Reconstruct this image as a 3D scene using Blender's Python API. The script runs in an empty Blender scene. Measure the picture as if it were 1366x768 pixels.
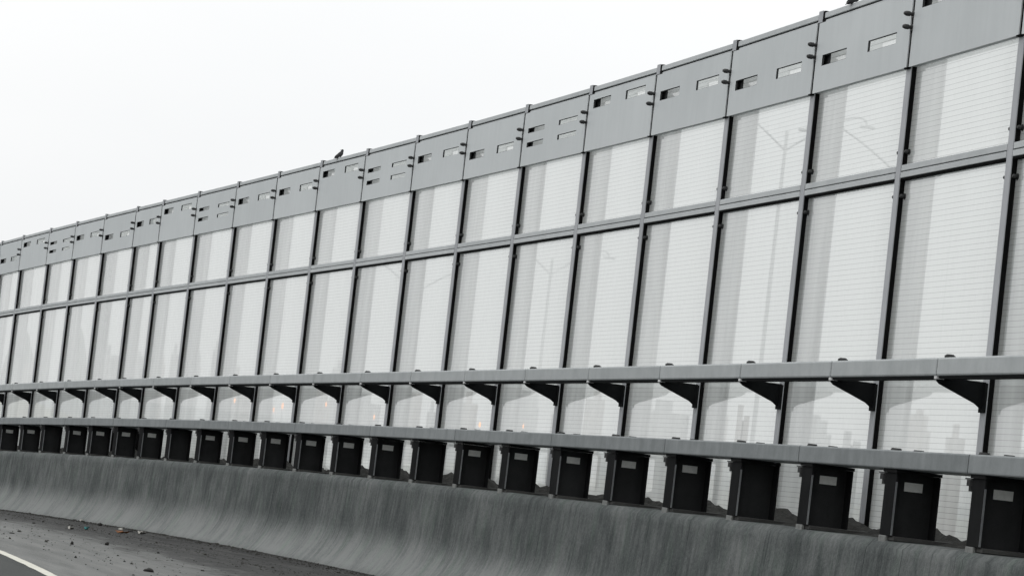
import bpy, bmesh, math, random
from mathutils import Vector, Matrix, noise
random.seed(7)
FIT=dict(roll=-0.116920008,pitch=0.0534308958,X0=3.50452306,Y0=21.8231572,th=1.79432209,k1=0.00725527103,k2=-6.81113429e-05,k3=-4.08701981e-07,g1=-0.00829991945,g2=-0.000345230827,tilt=0.00530752948,zT=4.17924513,zB=3.44077825,zM=2.59128906,dU=0.39183576,zU1=1.02171165,zU2=0.888153942,dL=0.686226079,zL1=0.316354952,zL2=0.18265664,dC=0.710733457,zC=-0.331761173,dG=1.03029969)
POSTS=[-0.0205, 2.2514, 4.4887, 6.7433, 8.9697, 11.1487, 13.4324, 15.6431, 17.8455, 20.1094, 22.3313, 24.5561, 26.8317, 29.1745, 31.4343, 33.194, 35.4646, 37.692, 39.8416, 42.2526, 44.2699, 46.6168]
PLINTHS=[-1.76, -0.05, 1.79, 3.53, 5.3, 7.09, 8.86, 10.67, 12.4, 14.18, 15.96, 17.73, 19.53, 21.33, 23.08, 24.94, 26.76, 28.51, 30.22, 32.01, 33.71, 35.61, 37.34, 39.17]

globals().update({'F_'+k: v for k, v in FIT.items()})
GZ = 1.45                       # height of the camera above the road
scene = bpy.context.scene
COL = scene.collection
R = math.radians

# ------------------------------------------------------------------ alignment of the road (curved in plan and in profile)
def _table():
    n0, n1, h = -2000, 3600, 0.05
    pts = {0: (F_X0, F_Y0)}
    def hd(s): return F_th + F_k1*s + F_k2*s*s + F_k3*s**3 if s < 60 else F_th + F_k1*60 + F_k2*3600 + F_k3*216000
    x, y = F_X0, F_Y0
    for i in range(0, n1):
        a = hd((i+.5)*h); x += math.cos(a)*h; y += math.sin(a)*h; pts[i+1] = (x, y)
    x, y = F_X0, F_Y0
    for i in range(0, n0, -1):
        a = hd(max((i-.5)*h, -40)); x -= math.cos(a)*h; y -= math.sin(a)*h; pts[i-1] = (x, y)
    return pts, hd, h
_PTS, _HD, _H = _table()
def heading(s): return _HD(max(s, -40))
def grade(s):
    if s > 60: return grade(60) + (F_g1 + 120*F_g2)*(s-60)
    if s < -20: return grade(-20) + (F_g1 - 40*F_g2)*(s+20)
    return F_g1*s + F_g2*s*s
def axis(s):
    i = math.floor(s/_H); f = s/_H - i
    a = _PTS[i]; b = _PTS[i+1]
    return a[0]+(b[0]-a[0])*f, a[1]+(b[1]-a[1])*f
def P(s, d, z):                 # s along the wall (away), d towards the carriageway, z above camera height
    x, y = axis(s); t = heading(s); d = d + F_tilt*z
    return Vector((x - math.sin(t)*d, y + math.cos(t)*d, z + grade(s) + GZ))

# camera axes and the ray through a point of the photograph (used only to set out far buildings)
def cam_axes():
    cp, sp, cr, sr = math.cos(F_pitch), math.sin(F_pitch), math.cos(F_roll), math.sin(F_roll)
    Rp = Matrix(((1,0,0),(0,cp,sp),(0,-sp,cp))); Rr = Matrix(((cr,0,-sr),(0,1,0),(sr,0,cr)))
    return Rr @ Rp
CAMR = cam_axes()

# ------------------------------------------------------------------ materials
def new_mat(name):
    m = bpy.data.materials.new(name); m.use_nodes = True
    nt = m.node_tree; nt.nodes.clear()
    return m, nt, nt.nodes, nt.links
def N(nt, typ, **kw):
    n = nt.nodes.new(typ)
    for k, v in kw.items():
        if k == 'inp':
            for a, b in v.items(): n.inputs[a].default_value = b
        else: setattr(n, k, v)
    return n
def ramp(nt, stops):
    n = nt.nodes.new('ShaderNodeValToRGB'); e = n.color_ramp.elements
    while len(e) > 1: e.remove(e[-1])
    e[0].position = stops[0][0]; e[0].color = stops[0][1]
    for p, c in stops[1:]:
        q = e.new(p); q.color = c
    return n
def g(v, a=1): return (v, v, v, 1) if not isinstance(v, tuple) else (*v, 1)
def paint(name, c1, c2, rough=.45, metal=0., scale=3., fine=90., bump=.0, streak=0., spec=.3):
    """painted or galvanised metal: a cloudy base colour, fine grain and slight runs of dirt"""
    m, nt, ns, ln = new_mat(name)
    tc = N(nt, 'ShaderNodeTexCoord')
    geo = N(nt, 'ShaderNodeNewGeometry')
    n1 = N(nt, 'ShaderNodeTexNoise', inp={'Scale': scale, 'Detail': 6, 'Roughness': .6}); ln.new(geo.outputs['Position'], n1.inputs['Vector'])
    n2 = N(nt, 'ShaderNodeTexNoise', inp={'Scale': fine, 'Detail': 3}); ln.new(geo.outputs['Position'], n2.inputs['Vector'])
    mp = N(nt, 'ShaderNodeMapping', inp={'Scale': (9, 9, .7)}); ln.new(geo.outputs['Position'], mp.inputs['Vector'])
    n3 = N(nt, 'ShaderNodeTexNoise', inp={'Scale': 1.5, 'Detail': 5}); ln.new(mp.outputs[0], n3.inputs['Vector'])
    a = N(nt, 'ShaderNodeMath', operation='MULTIPLY_ADD', inp={1: .35, 2: 0.}); ln.new(n2.outputs[0], a.inputs[0])
    b = N(nt, 'ShaderNodeMath', operation='ADD'); ln.new(n1.outputs[0], b.inputs[0]); ln.new(a.outputs[0], b.inputs[1])
    c = N(nt, 'ShaderNodeMath', operation='MULTIPLY_ADD', inp={1: streak}); ln.new(n3.outputs[0], c.inputs[0]); ln.new(b.outputs[0], c.inputs[2])
    oi = N(nt, 'ShaderNodeObjectInfo')
    rv = N(nt, 'ShaderNodeMath', operation='MULTIPLY_ADD', inp={1: .22, 2: -.11}); ln.new(oi.outputs['Random'], rv.inputs[0])
    c0 = c; c = N(nt, 'ShaderNodeMath', operation='ADD'); ln.new(c0.outputs[0], c.inputs[0]); ln.new(rv.outputs[0], c.inputs[1])
    mid = .68 + streak*.5
    r = ramp(nt, [(max(0, (mid-.28)/1.6), g(c1)), (min(1, (mid+.28)/1.6), g(c2))])
    sc = N(nt, 'ShaderNodeMath', operation='MULTIPLY', inp={1: 1/1.6}); ln.new(c.outputs[0], sc.inputs[0]); ln.new(sc.outputs[0], r.inputs[0])
    bs = N(nt, 'ShaderNodeBsdfPrincipled', inp={'Roughness': rough, 'Metallic': metal, 'Specular IOR Level': spec})
    ln.new(r.outputs[0], bs.inputs['Base Color'])
    if bump:
        bp = N(nt, 'ShaderNodeBump', inp={'Strength': bump, 'Distance': .01}); ln.new(n2.outputs[0], bp.inputs['Height']); ln.new(bp.outputs[0], bs.inputs['Normal'])
    o = N(nt, 'ShaderNodeOutputMaterial'); ln.new(bs.outputs[0], o.inputs[0])
    return m
M = {}
M['steel'] = paint('grey_painted_steel', (.40,.42,.425), (.50,.52,.525), rough=.5, streak=.35)
M['post'] = paint('grey_post_paint', (.33,.34,.355), (.42,.43,.445), rough=.55, streak=.35, spec=.15)
M['fascia'] = paint('grey_fascia_paint', (.50,.525,.53), (.57,.595,.60), rough=.55, scale=1.2, streak=.5)
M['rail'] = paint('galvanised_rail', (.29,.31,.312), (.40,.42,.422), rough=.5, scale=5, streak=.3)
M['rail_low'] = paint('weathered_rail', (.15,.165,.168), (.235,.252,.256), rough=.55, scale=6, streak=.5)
M['dark'] = paint('dark_bracket_paint', (.006,.0065,.007), (.013,.014,.0145), rough=.9, spec=.05)
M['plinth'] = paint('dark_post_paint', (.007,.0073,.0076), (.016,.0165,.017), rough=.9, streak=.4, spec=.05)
M['web'] = paint('dark_web_shade_lift', (.022,.0225,.023), (.040,.041,.042), rough=.9, streak=.4, spec=.05)  # paler copy of the post paint, offsetting shade on the web
M['slot_shade'] = paint('dark_slot_shade', (.03,.031,.032), (.09,.092,.093), rough=.9, scale=14, spec=.05)  # shade inside the fascia slots put into the colour
M['edge'] = paint('lit_flange_edge', (.10,.105,.11), (.2,.21,.215), rough=.6, scale=9)  # lit edge line of the flange put into the colour
M['rubber'] = paint('black_rubber', (.004,.004,.004), (.008,.008,.008), rough=.9, spec=.05)
M['bolt'] = paint('black_bolt', (.015,.016,.016), (.035,.035,.035), rough=.5)
M['plate'] = paint('pale_number_plate', (.58,.59,.57), (.76,.77,.74), rough=.7, scale=25)
M['zinc'] = paint('pale_zinc', (.5,.5,.5), (.65,.65,.65), rough=.5)
M['baseplate'] = paint('dirty_base_plate', (.035,.035,.034), (.07,.07,.067), rough=.8, scale=12)

def glass(name):
    m, nt, ns, ln = new_mat(name)
    geo = N(nt, 'ShaderNodeNewGeometry')
    ior = N(nt, 'ShaderNodeMix', data_type='FLOAT', inp={2: 1.75, 3: 1/1.75}); ln.new(geo.outputs['Backfacing'], ior.inputs[0])
    fr = N(nt, 'ShaderNodeFresnel'); ln.new(ior.outputs[0], fr.inputs['IOR'])
    tr = N(nt, 'ShaderNodeBsdfTransparent', inp={'Color': (.78,.792,.786,1)})
    gl = N(nt, 'ShaderNodeBsdfGlossy', inp={'Color': (1,1,1,1), 'Roughness': .004})
    # a thin film of road dirt, in soft vertical runs
    mp = N(nt, 'ShaderNodeMapping', inp={'Scale': (1.1, 1.1, .16)}); ln.new(geo.outputs['Position'], mp.inputs['Vector'])
    nz = N(nt, 'ShaderNodeTexNoise', inp={'Scale': 1.6, 'Detail': 4, 'Roughness': .5}); ln.new(mp.outputs[0], nz.inputs['Vector'])
    fd = N(nt, 'ShaderNodeMapRange', inp={1: .2, 2: .85, 3: .40, 4: .74}); 
    oi = N(nt, 'ShaderNodeObjectInfo')
    off = N(nt, 'ShaderNodeCombineXYZ'); rm = N(nt, 'ShaderNodeMath', operation='MULTIPLY', inp={1: 37.}); ln.new(oi.outputs['Random'], rm.inputs[0]); ln.new(rm.outputs[0], off.inputs[0]); ln.new(rm.outputs[0], off.inputs[2])
    uvn = N(nt, 'ShaderNodeUVMap', uv_map='sheet'); m3 = N(nt, 'ShaderNodeMapping', inp={'Scale': (2.1, .32, 1)}); ln.new(uvn.outputs[0], m3.inputs['Vector'])
    av = N(nt, 'ShaderNodeVectorMath', operation='ADD'); ln.new(m3.outputs[0], av.inputs[0]); ln.new(off.outputs[0], av.inputs[1])
    sm = N(nt, 'ShaderNodeTexNoise', inp={'Scale': 1.5, 'Detail': 5, 'Roughness': .55, 'Distortion': .6}); ln.new(av.outputs[0], sm.inputs['Vector'])
    s_1 = N(nt, 'ShaderNodeMath', operation='MULTIPLY_ADD', inp={1: .9}); ln.new(sm.outputs[0], s_1.inputs[0])
    s_2 = N(nt, 'ShaderNodeMath', operation='MULTIPLY_ADD', inp={1: .22, 2: -.45-.11}); ln.new(oi.outputs['Random'], s_2.inputs[0]); ln.new(s_2.outputs[0], s_1.inputs[2])
    s_3 = N(nt, 'ShaderNodeMath', operation='ADD'); ln.new(nz.outputs[0], s_3.inputs[0]); ln.new(s_1.outputs[0], s_3.inputs[1])
    ln.new(s_3.outputs[0], fd.inputs[0])
    df = N(nt, 'ShaderNodeBsdfDiffuse', inp={'Color': (.62,.62,.60,1)})
    tl = N(nt, 'ShaderNodeBsdfTranslucent', inp={'Color': (.96,.96,.94,1)})
    dm = N(nt, 'ShaderNodeMixShader', inp={0: .8}); ln.new(df.outputs[0], dm.inputs[1]); ln.new(tl.outputs[0], dm.inputs[2])
    a = N(nt, 'ShaderNodeMixShader'); ln.new(fd.outputs[0], a.inputs[0]); ln.new(tr.outputs[0], a.inputs[1]); ln.new(dm.outputs[0], a.inputs[2])
    # horizontal anti-bird filaments cast into the sheet, every 43 mm
    uv = N(nt, 'ShaderNodeUVMap', uv_map='sheet')
    sx = N(nt, 'ShaderNodeSeparateXYZ'); ln.new(uv.outputs[0], sx.inputs[0])
    q = N(nt, 'ShaderNodeMath', operation='MULTIPLY', inp={1: 1/.043}); ln.new(sx.outputs[1], q.inputs[0])
    f = N(nt, 'ShaderNodeMath', operation='FRACT'); ln.new(q.outputs[0], f.inputs[0])
    l = N(nt, 'ShaderNodeMath', operation='LESS_THAN', inp={1: .075}); ln.new(f.outputs[0], l.inputs[0])
    dk = N(nt, 'ShaderNodeBsdfDiffuse', inp={'Color': (.03,.03,.03,1)})
    lf = N(nt, 'ShaderNodeMath', operation='MULTIPLY', inp={1: LINE_OPACITY if name == 'acrylic_front' else 0.}); ln.new(l.outputs[0], lf.inputs[0])
    b = N(nt, 'ShaderNodeMixShader'); ln.new(lf.outputs[0], b.inputs[0]); ln.new(a.outputs[0], b.inputs[1]); ln.new(dk.outputs[0], b.inputs[2])
    c = N(nt, 'ShaderNodeMixShader'); ln.new(fr.outputs[0], c.inputs[0]); ln.new(b.outputs[0], c.inputs[1]); ln.new(gl.outputs[0], c.inputs[2])
    o = N(nt, 'ShaderNodeOutputMaterial'); ln.new(c.outputs[0], o.inputs[0])
    return m
LINE_OPACITY = .52
M['glass'] = glass('acrylic_front')
def glass_back():
    m, nt, ns, ln = new_mat('acrylic_back')
    geo = N(nt, 'ShaderNodeNewGeometry')
    ior = N(nt, 'ShaderNodeMix', data_type='FLOAT', inp={2: 1.75, 3: 1/1.75}); ln.new(geo.outputs['Backfacing'], ior.inputs[0])
    fr = N(nt, 'ShaderNodeFresnel'); ln.new(ior.outputs[0], fr.inputs['IOR'])
    tr = N(nt, 'ShaderNodeBsdfTransparent', inp={'Color': (.97,.985,.98,1)})
    gl = N(nt, 'ShaderNodeBsdfGlossy', inp={'Color': (1,1,1,1), 'Roughness': .004})
    c = N(nt, 'ShaderNodeMixShader'); ln.new(fr.outputs[0], c.inputs[0]); ln.new(tr.outputs[0], c.inputs[1]); ln.new(gl.outputs[0], c.inputs[2])
    o = N(nt, 'ShaderNodeOutputMaterial'); ln.new(c.outputs[0], o.inputs[0])
    return m
M['glass_back'] = glass_back()

def concrete():
    m, nt, ns, ln = new_mat('stained_concrete')
    uv = N(nt, 'ShaderNodeUVMap', uv_map='sd')
    geo = N(nt, 'ShaderNodeNewGeometry')
    sep = N(nt, 'ShaderNodeSeparateXYZ'); ln.new(uv.outputs[0], sep.inputs[0])       # x = along, y = height on the face 0..1
    # rain and rust runs: narrow along s, long down the face
    m1 = N(nt, 'ShaderNodeMapping', inp={'Scale': (2.6, 1.2, 1)}); ln.new(uv.outputs[0], m1.inputs['Vector'])
    s1 = N(nt, 'ShaderNodeTexNoise', inp={'Scale': 1.6, 'Detail': 7, 'Roughness': .62, 'Distortion': .35}); ln.new(m1.outputs[0], s1.inputs['Vector'])
    m2 = N(nt, 'ShaderNodeMapping', inp={'Scale': (9, 1.5, 1), 'Location': (3.3, 1.7, 0)}); ln.new(uv.outputs[0], m2.inputs['Vector'])
    s2 = N(nt, 'ShaderNodeTexNoise', inp={'Scale': 1.3, 'Detail': 4, 'Roughness': .6}); ln.new(m2.outputs[0], s2.inputs['Vector'])
    n3 = N(nt, 'ShaderNodeTexNoise', inp={'Scale': 1.1, 'Detail': 8, 'Roughness': .65}); ln.new(geo.outputs['Position'], n3.inputs['Vector'])
    n4 = N(nt, 'ShaderNodeTexNoise', inp={'Scale': 34, 'Detail': 6, 'Roughness': .75}); ln.new(geo.outputs['Position'], n4.inputs['Vector'])
    r1 = ramp(nt, [(.32, g((.018,.0215,.0215))), (.5, g((.076,.084,.083))), (.72, g((.180,.187,.183)))]); 
    mix = N(nt, 'ShaderNodeMath', operation='MULTIPLY_ADD', inp={1: .28}); ln.new(s1.outputs[0], mix.inputs[0])
    t2 = N(nt, 'ShaderNodeMath', operation='MULTIPLY', inp={1: .30}); ln.new(s2.outputs[0], t2.inputs[0])
    ln.new(t2.outputs[0], mix.inputs[2])
    t3 = N(nt, 'ShaderNodeMath', operation='MULTIPLY_ADD', inp={1: .48}); ln.new(n3.outputs[0], t3.inputs[0]); ln.new(mix.outputs[0], t3.inputs[2])
    t4 = N(nt, 'ShaderNodeMath', operation='MULTIPLY_ADD', inp={1: .36, 2: -.18}); ln.new(n4.outputs[0], t4.inputs[0])
    t5 = N(nt, 'ShaderNodeMath', operation='ADD'); ln.new(t3.outputs[0], t5.inputs[0]); ln.new(t4.outputs[0], t5.inputs[1])
    # sky light on the flared foot, put into the colour (edge broken up by the runs)
    hh = N(nt, 'ShaderNodeMath', operation='MULTIPLY_ADD', inp={1: .30}); ln.new(s1.outputs[0], hh.inputs[0]); ln.new(sep.outputs[1], hh.inputs[2])
    foot = N(nt, 'ShaderNodeMapRange', interpolation_type='SMOOTHSTEP', inp={1: .30, 2: .70, 3: .16, 4: 0.}); ln.new(hh.outputs[0], foot.inputs[0])
    t6 = N(nt, 'ShaderNodeMath', operation='ADD'); ln.new(t5.outputs[0], t6.inputs[0]); ln.new(foot.outputs[0], t6.inputs[1])
        # thin dark drip lines and fine cracks running down the face
    m6 = N(nt, 'ShaderNodeMapping', inp={'Scale': (30, .35, 1), 'Location': (9.1, 4.2, 0)}); ln.new(uv.outputs[0], m6.inputs['Vector'])
    s6 = N(nt, 'ShaderNodeTexNoise', inp={'Scale': 1., 'Detail': 2, 'Roughness': .4}); ln.new(m6.outputs[0], s6.inputs['Vector'])
    d6 = N(nt, 'ShaderNodeMapRange', inp={1: .66, 2: .74, 3: 0., 4: .13}); ln.new(s6.outputs[0], d6.inputs[0])
    t7 = N(nt, 'ShaderNodeMath', operation='SUBTRACT'); ln.new(t6.outputs[0], t7.inputs[0]); ln.new(d6.outputs[0], t7.inputs[1])
    t6 = t7
    ln.new(t6.outputs[0], r1.inputs[0])
    # algae: faint green patches
    n5 = N(nt, 'ShaderNodeTexNoise', inp={'Scale': 1.9, 'Detail': 5}); ln.new(m1.outputs[0], n5.inputs['Vector'])
    gm = N(nt, 'ShaderNodeMapRange', inp={1: .5, 2: .72, 3: 0., 4: .5}); ln.new(n5.outputs[0], gm.inputs[0])
    mc = N(nt, 'ShaderNodeMix', data_type='RGBA', blend_type='MULTIPLY', inp={7: (.82,1.,.86,1)}); ln.new(gm.outputs[0], mc.inputs[0]); ln.new(r1.outputs[0], mc.inputs[6])
    bs = N(nt, 'ShaderNodeBsdfPrincipled', inp={'Roughness': .9, 'Specular IOR Level': .2}); ln.new(mc.outputs[2], bs.inputs['Base Color'])
    bp = N(nt, 'ShaderNodeBump', inp={'Strength': .5, 'Distance': .012}); ln.new(n4.outputs[0], bp.inputs['Height']); ln.new(bp.outputs[0], bs.inputs['Normal'])
    o = N(nt, 'ShaderNodeOutputMaterial'); ln.new(bs.outputs[0], o.inputs[0])
    return m
M['concrete'] = concrete()
def rough_ground(name, c1, c2, scale=6., bump=.6, rough=.9):
    m, nt, ns, ln = new_mat(name)
    geo = N(nt, 'ShaderNodeNewGeometry')
    a = N(nt, 'ShaderNodeTexNoise', inp={'Scale': scale, 'Detail': 8, 'Roughness': .7}); ln.new(geo.outputs['Position'], a.inputs['Vector'])
    b = N(nt, 'ShaderNodeTexNoise', inp={'Scale': 70, 'Detail': 4, 'Roughness': .7}); ln.new(geo.outputs['Position'], b.inputs['Vector'])
    s = N(nt, 'ShaderNodeMath', operation='MULTIPLY_ADD', inp={1: .5}); ln.new(b.outputs[0], s.inputs[0]); ln.new(a.outputs[0], s.inputs[2])
    r = ramp(nt, [(.5, g(c1)), (1., g(c2))]); ln.new(s.outputs[0], r.inputs[0])
    bs = N(nt, 'ShaderNodeBsdfPrincipled', inp={'Roughness': rough, 'Specular IOR Level': .2}); ln.new(r.outputs[0], bs.inputs['Base Color'])
    bp = N(nt, 'ShaderNodeBump', inp={'Strength': bump, 'Distance': .02}); ln.new(b.outputs[0], bp.inputs['Height']); ln.new(bp.outputs[0], bs.inputs['Normal'])
    o = N(nt, 'ShaderNodeOutputMaterial'); ln.new(bs.outputs[0], o.inputs[0])
    return m
M['mortar'] = rough_ground('dirty_mortar', (.012,.012,.0115), (.075,.075,.07), 16)
M['grout'] = rough_ground('pale_grout', (.14,.145,.14), (.26,.265,.255), 14)
M['soil'] = rough_ground('road_grit', (.012,.012,.011), (.06,.058,.052), 9)
M['clod'] = rough_ground('dark_clod', (.008,.008,.008), (.03,.029,.027), 20)
M['leaf'] = rough_ground('dead_leaf', (.10,.045,.022), (.22,.10,.045), 20)
M['paper'] = rough_ground('pale_scrap', (.25,.245,.23), (.42,.41,.38), 10)
M['teal'] = rough_ground('teal_scrap', (.03,.13,.13), (.06,.22,.22), 10)
M['pebble'] = rough_ground('pale_pebble', (.22,.22,.2), (.4,.39,.36), 20)
def asphalt():
    m, nt, ns, ln = new_mat('worn_asphalt')
    uv = N(nt, 'ShaderNodeUVMap', uv_map='sd'); geo = N(nt, 'ShaderNodeNewGeometry')
    sep = N(nt, 'ShaderNodeSeparateXYZ'); ln.new(uv.outputs[0], sep.inputs[0])       # x = along (m), y = distance from the wall (m)
    n1 = N(nt, 'ShaderNodeTexNoise', inp={'Scale': 120, 'Detail': 4, 'Roughness': .75}); ln.new(geo.outputs['Position'], n1.inputs['Vector'])
    m2 = N(nt, 'ShaderNodeMapping', inp={'Scale': (.25, 2.2, 1)}); ln.new(uv.outputs[0], m2.inputs['Vector'])
    n2 = N(nt, 'ShaderNodeTexNoise', inp={'Scale': 1.6, 'Detail': 7, 'Roughness': .62}); ln.new(m2.outputs[0], n2.inputs['Vector'])
    n3 = N(nt, 'ShaderNodeTexNoise', inp={'Scale': .9, 'Detail': 6}); ln.new(geo.outputs['Position'], n3.inputs['Vector'])
    # shoulder (d < 5.95) is paler, grey worn surfacing; the lane beyond the line is newer and darker
    lane = N(nt, 'ShaderNodeMath', operation='GREATER_THAN', inp={1: 6.02}); ln.new(sep.outputs[1], lane.inputs[0])
    sh = ramp(nt, [(.3, g((.060,.063,.061))), (.70, g((.185,.188,.182)))]); la = ramp(nt, [(.3, g((.030,.033,.032))), (.72, g((.050,.053,.051)))])
    mixn = N(nt, 'ShaderNodeMath', operation='MULTIPLY_ADD', inp={1: .45}); ln.new(n1.outputs[0], mixn.inputs[0])
    h2 = N(nt, 'ShaderNodeMath', operation='MULTIPLY', inp={1: .55}); ln.new(n2.outputs[0], h2.inputs[0]); ln.new(h2.outputs[0], mixn.inputs[2])
    ln.new(mixn.outputs[0], sh.inputs[0]); ln.new(mixn.outputs[0], la.inputs[0])
    c = N(nt, 'ShaderNodeMix', data_type='RGBA'); ln.new(lane.outputs[0], c.inputs[0]); ln.new(sh.outputs[0], c.inputs[6]); ln.new(la.outputs[0], c.inputs[7])
    # silt washed against the barrier foot, with a ragged streaky edge
    e = N(nt, 'ShaderNodeMath', operation='MULTIPLY_ADD', inp={1: -3.4}); ln.new(n2.outputs[0], e.inputs[0]); ln.new(sep.outputs[1], e.inputs[2])
    e2 = N(nt, 'ShaderNodeMath', operation='MULTIPLY_ADD', inp={1: -.9}); ln.new(n3.outputs[0], e2.inputs[0]); ln.new(e.outputs[0], e2.inputs[2])
    n5 = N(nt, 'ShaderNodeTexNoise', inp={'Scale': 6., 'Detail': 6, 'Roughness': .7}); ln.new(geo.outputs['Position'], n5.inputs['Vector'])
    e3 = N(nt, 'ShaderNodeMath', operation='MULTIPLY_ADD', inp={1: -2.2}); ln.new(n5.outputs[0], e3.inputs[0]); ln.new(e2.outputs[0], e3.inputs[2])
    silt = N(nt, 'ShaderNodeMapRange', interpolation_type='SMOOTHSTEP', inp={1: .0, 2: 1.1, 3: .96, 4: 0.}); ln.new(e3.outputs[0], silt.inputs[0])
    sc = ramp(nt, [(.40, g((.005,.005,.005))), (.68, g((.062,.063,.061)))]); ln.new(mixn.outputs[0], sc.inputs[0])
    c2 = N(nt, 'ShaderNodeMix', data_type='RGBA'); ln.new(silt.outputs[0], c2.inputs[0]); ln.new(c.outputs[2], c2.inputs[6]); ln.new(sc.outputs[0], c2.inputs[7])
    bs = N(nt, 'ShaderNodeBsdfPrincipled', inp={'Roughness': .85, 'Specular IOR Level': .25}); ln.new(c2.outputs[2], bs.inputs['Base Color'])
    bp = N(nt, 'ShaderNodeBump', inp={'Strength': .9, 'Distance': .01}); ln.new(n1.outputs[0], bp.inputs['Height']); ln.new(bp.outputs[0], bs.inputs['Normal'])
    o = N(nt, 'ShaderNodeOutputMaterial'); ln.new(bs.outputs[0], o.inputs[0])
    return m
M['asphalt'] = asphalt()
M['line'] = paint('worn_road_paint', (.36,.35,.30), (.52,.51,.46), rough=.8, scale=8)
def water_mat():
    m, nt, ns, ln = new_mat('sea_water')
    geo = N(nt, 'ShaderNodeNewGeometry')
    n = N(nt, 'ShaderNodeTexNoise', inp={'Scale': .6, 'Detail': 5}); ln.new(geo.outputs['Position'], n.inputs['Vector'])
    bp = N(nt, 'ShaderNodeBump', inp={'Strength': .25, 'Distance': .2}); ln.new(n.outputs[0], bp.inputs['Height'])
    bs = N(nt, 'ShaderNodeBsdfPrincipled', inp={'Base Color': (.16,.18,.18,1), 'Roughness': .18, 'IOR': 1.33}); ln.new(bp.outputs[0], bs.inputs['Normal'])
    o = N(nt, 'ShaderNodeOutputMaterial'); ln.new(bs.outputs[0], o.inputs[0])
    return m
M['water'] = water_mat()
def tower_mat(name, c, wscale):
    """pale tower facade: storeys and window bays as a grid of slightly darker panes"""
    m, nt, ns, ln = new_mat(name)
    tc = N(nt, 'ShaderNodeTexCoord')
    br = N(nt, 'ShaderNodeTexBrick', inp={'Color1': (*[x*.78 for x in c],1), 'Color2': (*[x*.86 for x in c],1), 'Mortar': (*c,1), 'Scale': 1., 'Mortar Size': .6, 'Brick Width': 3.2*wscale, 'Row Height': 3.1*wscale})
    br.offset = 0
    sp = N(nt, 'ShaderNodeSeparateXYZ'); ln.new(tc.outputs['Object'], sp.inputs[0])
    ad = N(nt, 'ShaderNodeMath', operation='ADD'); ln.new(sp.outputs[0], ad.inputs[0]); ln.new(sp.outputs[1], ad.inputs[1])
    cb = N(nt, 'ShaderNodeCombineXYZ'); ln.new(ad.outputs[0], cb.inputs[0]); ln.new(sp.outputs[2], cb.inputs[1])
    ln.new(cb.outputs[0], br.inputs['Vector'])
    bs = N(nt, 'ShaderNodeBsdfPrincipled', inp={'Roughness': .7}); ln.new(br.outputs[0], bs.inputs['Base Color'])
    o = N(nt, 'ShaderNodeOutputMaterial'); ln.new(bs.outputs[0], o.inputs[0])
    return m
M['tower_a'] = tower_mat('pale_grey_tower', (.42,.425,.43), 1.)
M['tower_b'] = tower_mat('pale_buff_tower', (.45,.425,.415), 1.2)
M['land'] = rough_ground('far_shore', (.30,.31,.29), (.42,.42,.40), .05, 0)
M['hill'] = rough_ground('wooded_hill', (.16,.18,.17), (.25,.27,.26), .03, 0)
M['galv'] = paint('galvanised_pole', (.48,.49,.49), (.60,.61,.61), rough=.5)
def emit(name, c, s):
    m, nt, ns, ln = new_mat(name)
    e = N(nt, 'ShaderNodeEmission', inp={'Color': (*c,1), 'Strength': s}); o = N(nt, 'ShaderNodeOutputMaterial'); ln.new(e.outputs[0], o.inputs[0])
    return m
M['amber'] = emit('amber_lamp_glow', (1.,.38,.12), 3.4)
M['feather'] = paint('black_feathers', (.006,.006,.007), (.016,.016,.018), rough=.6, scale=30)
M['beak'] = paint('dark_beak', (.02,.019,.017), (.04,.038,.034), rough=.4)

# ------------------------------------------------------------------ mesh helpers
def empty(name, loc, label=None, cat=None, group=None, rz=0.):
    o = bpy.data.objects.new(name, None); COL.objects.link(o); o.location = loc; o.rotation_euler = (0, 0, rz)
    o.empty_display_size = .3
    if label: o['label'] = label
    if cat: o['category'] = cat
    if group: o['group'] = group
    return o
def tag(o, label, cat, group=None, kind=None):
    if label: o['label'] = label
    if cat: o['category'] = cat
    if group: o['group'] = group
    if kind: o['kind'] = kind
    return o
WM = {}                                     # world matrices (depsgraph is not evaluated while building)
def place(o, mat, parent=None):
    WM[o.name] = mat
    if parent is not None:
        o.parent = parent
        pm = WM.get(parent.name)
        if pm is None: pm = Matrix.Translation(parent.location) @ parent.rotation_euler.to_matrix().to_4x4()
        o.matrix_parent_inverse = Matrix.Identity(4)
        o.matrix_basis = pm.inverted() @ mat
    else: o.matrix_basis = mat
    return o
def mesh_of(bm, name, mats, smooth=False):
    me = bpy.data.meshes.new(name); bm.normal_update(); bm.to_mesh(me); bm.free()
    for m in (mats if isinstance(mats, (list, tuple)) else [mats]): me.materials.append(m)
    if smooth:
        for p in me.polygons: p.use_smooth = True
    return me
def obj(name, bm, mat, parent=None, world=Matrix.Identity(4), smooth=False):
    me = bm if isinstance(bm, bpy.types.Mesh) else mesh_of(bm, name, mat, smooth)
    o = bpy.data.objects.new(name, me); COL.objects.link(o)
    return place(o, world, parent)
def box(bm, x0, x1, y0, y1, z0, z1, bev=0., seg=1):
    r = bmesh.ops.create_cube(bm, size=1.)
    vs = r['verts']
    for v in vs: v.co = Vector((x0 + (v.co.x+.5)*(x1-x0), y0 + (v.co.y+.5)*(y1-y0), z0 + (v.co.z+.5)*(z1-z0)))
    if bev:
        es = {e for v in vs for e in v.link_edges}
        bmesh.ops.bevel(bm, geom=list(es), offset=bev, segments=seg, profile=.5, affect='EDGES')
    return vs
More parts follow.
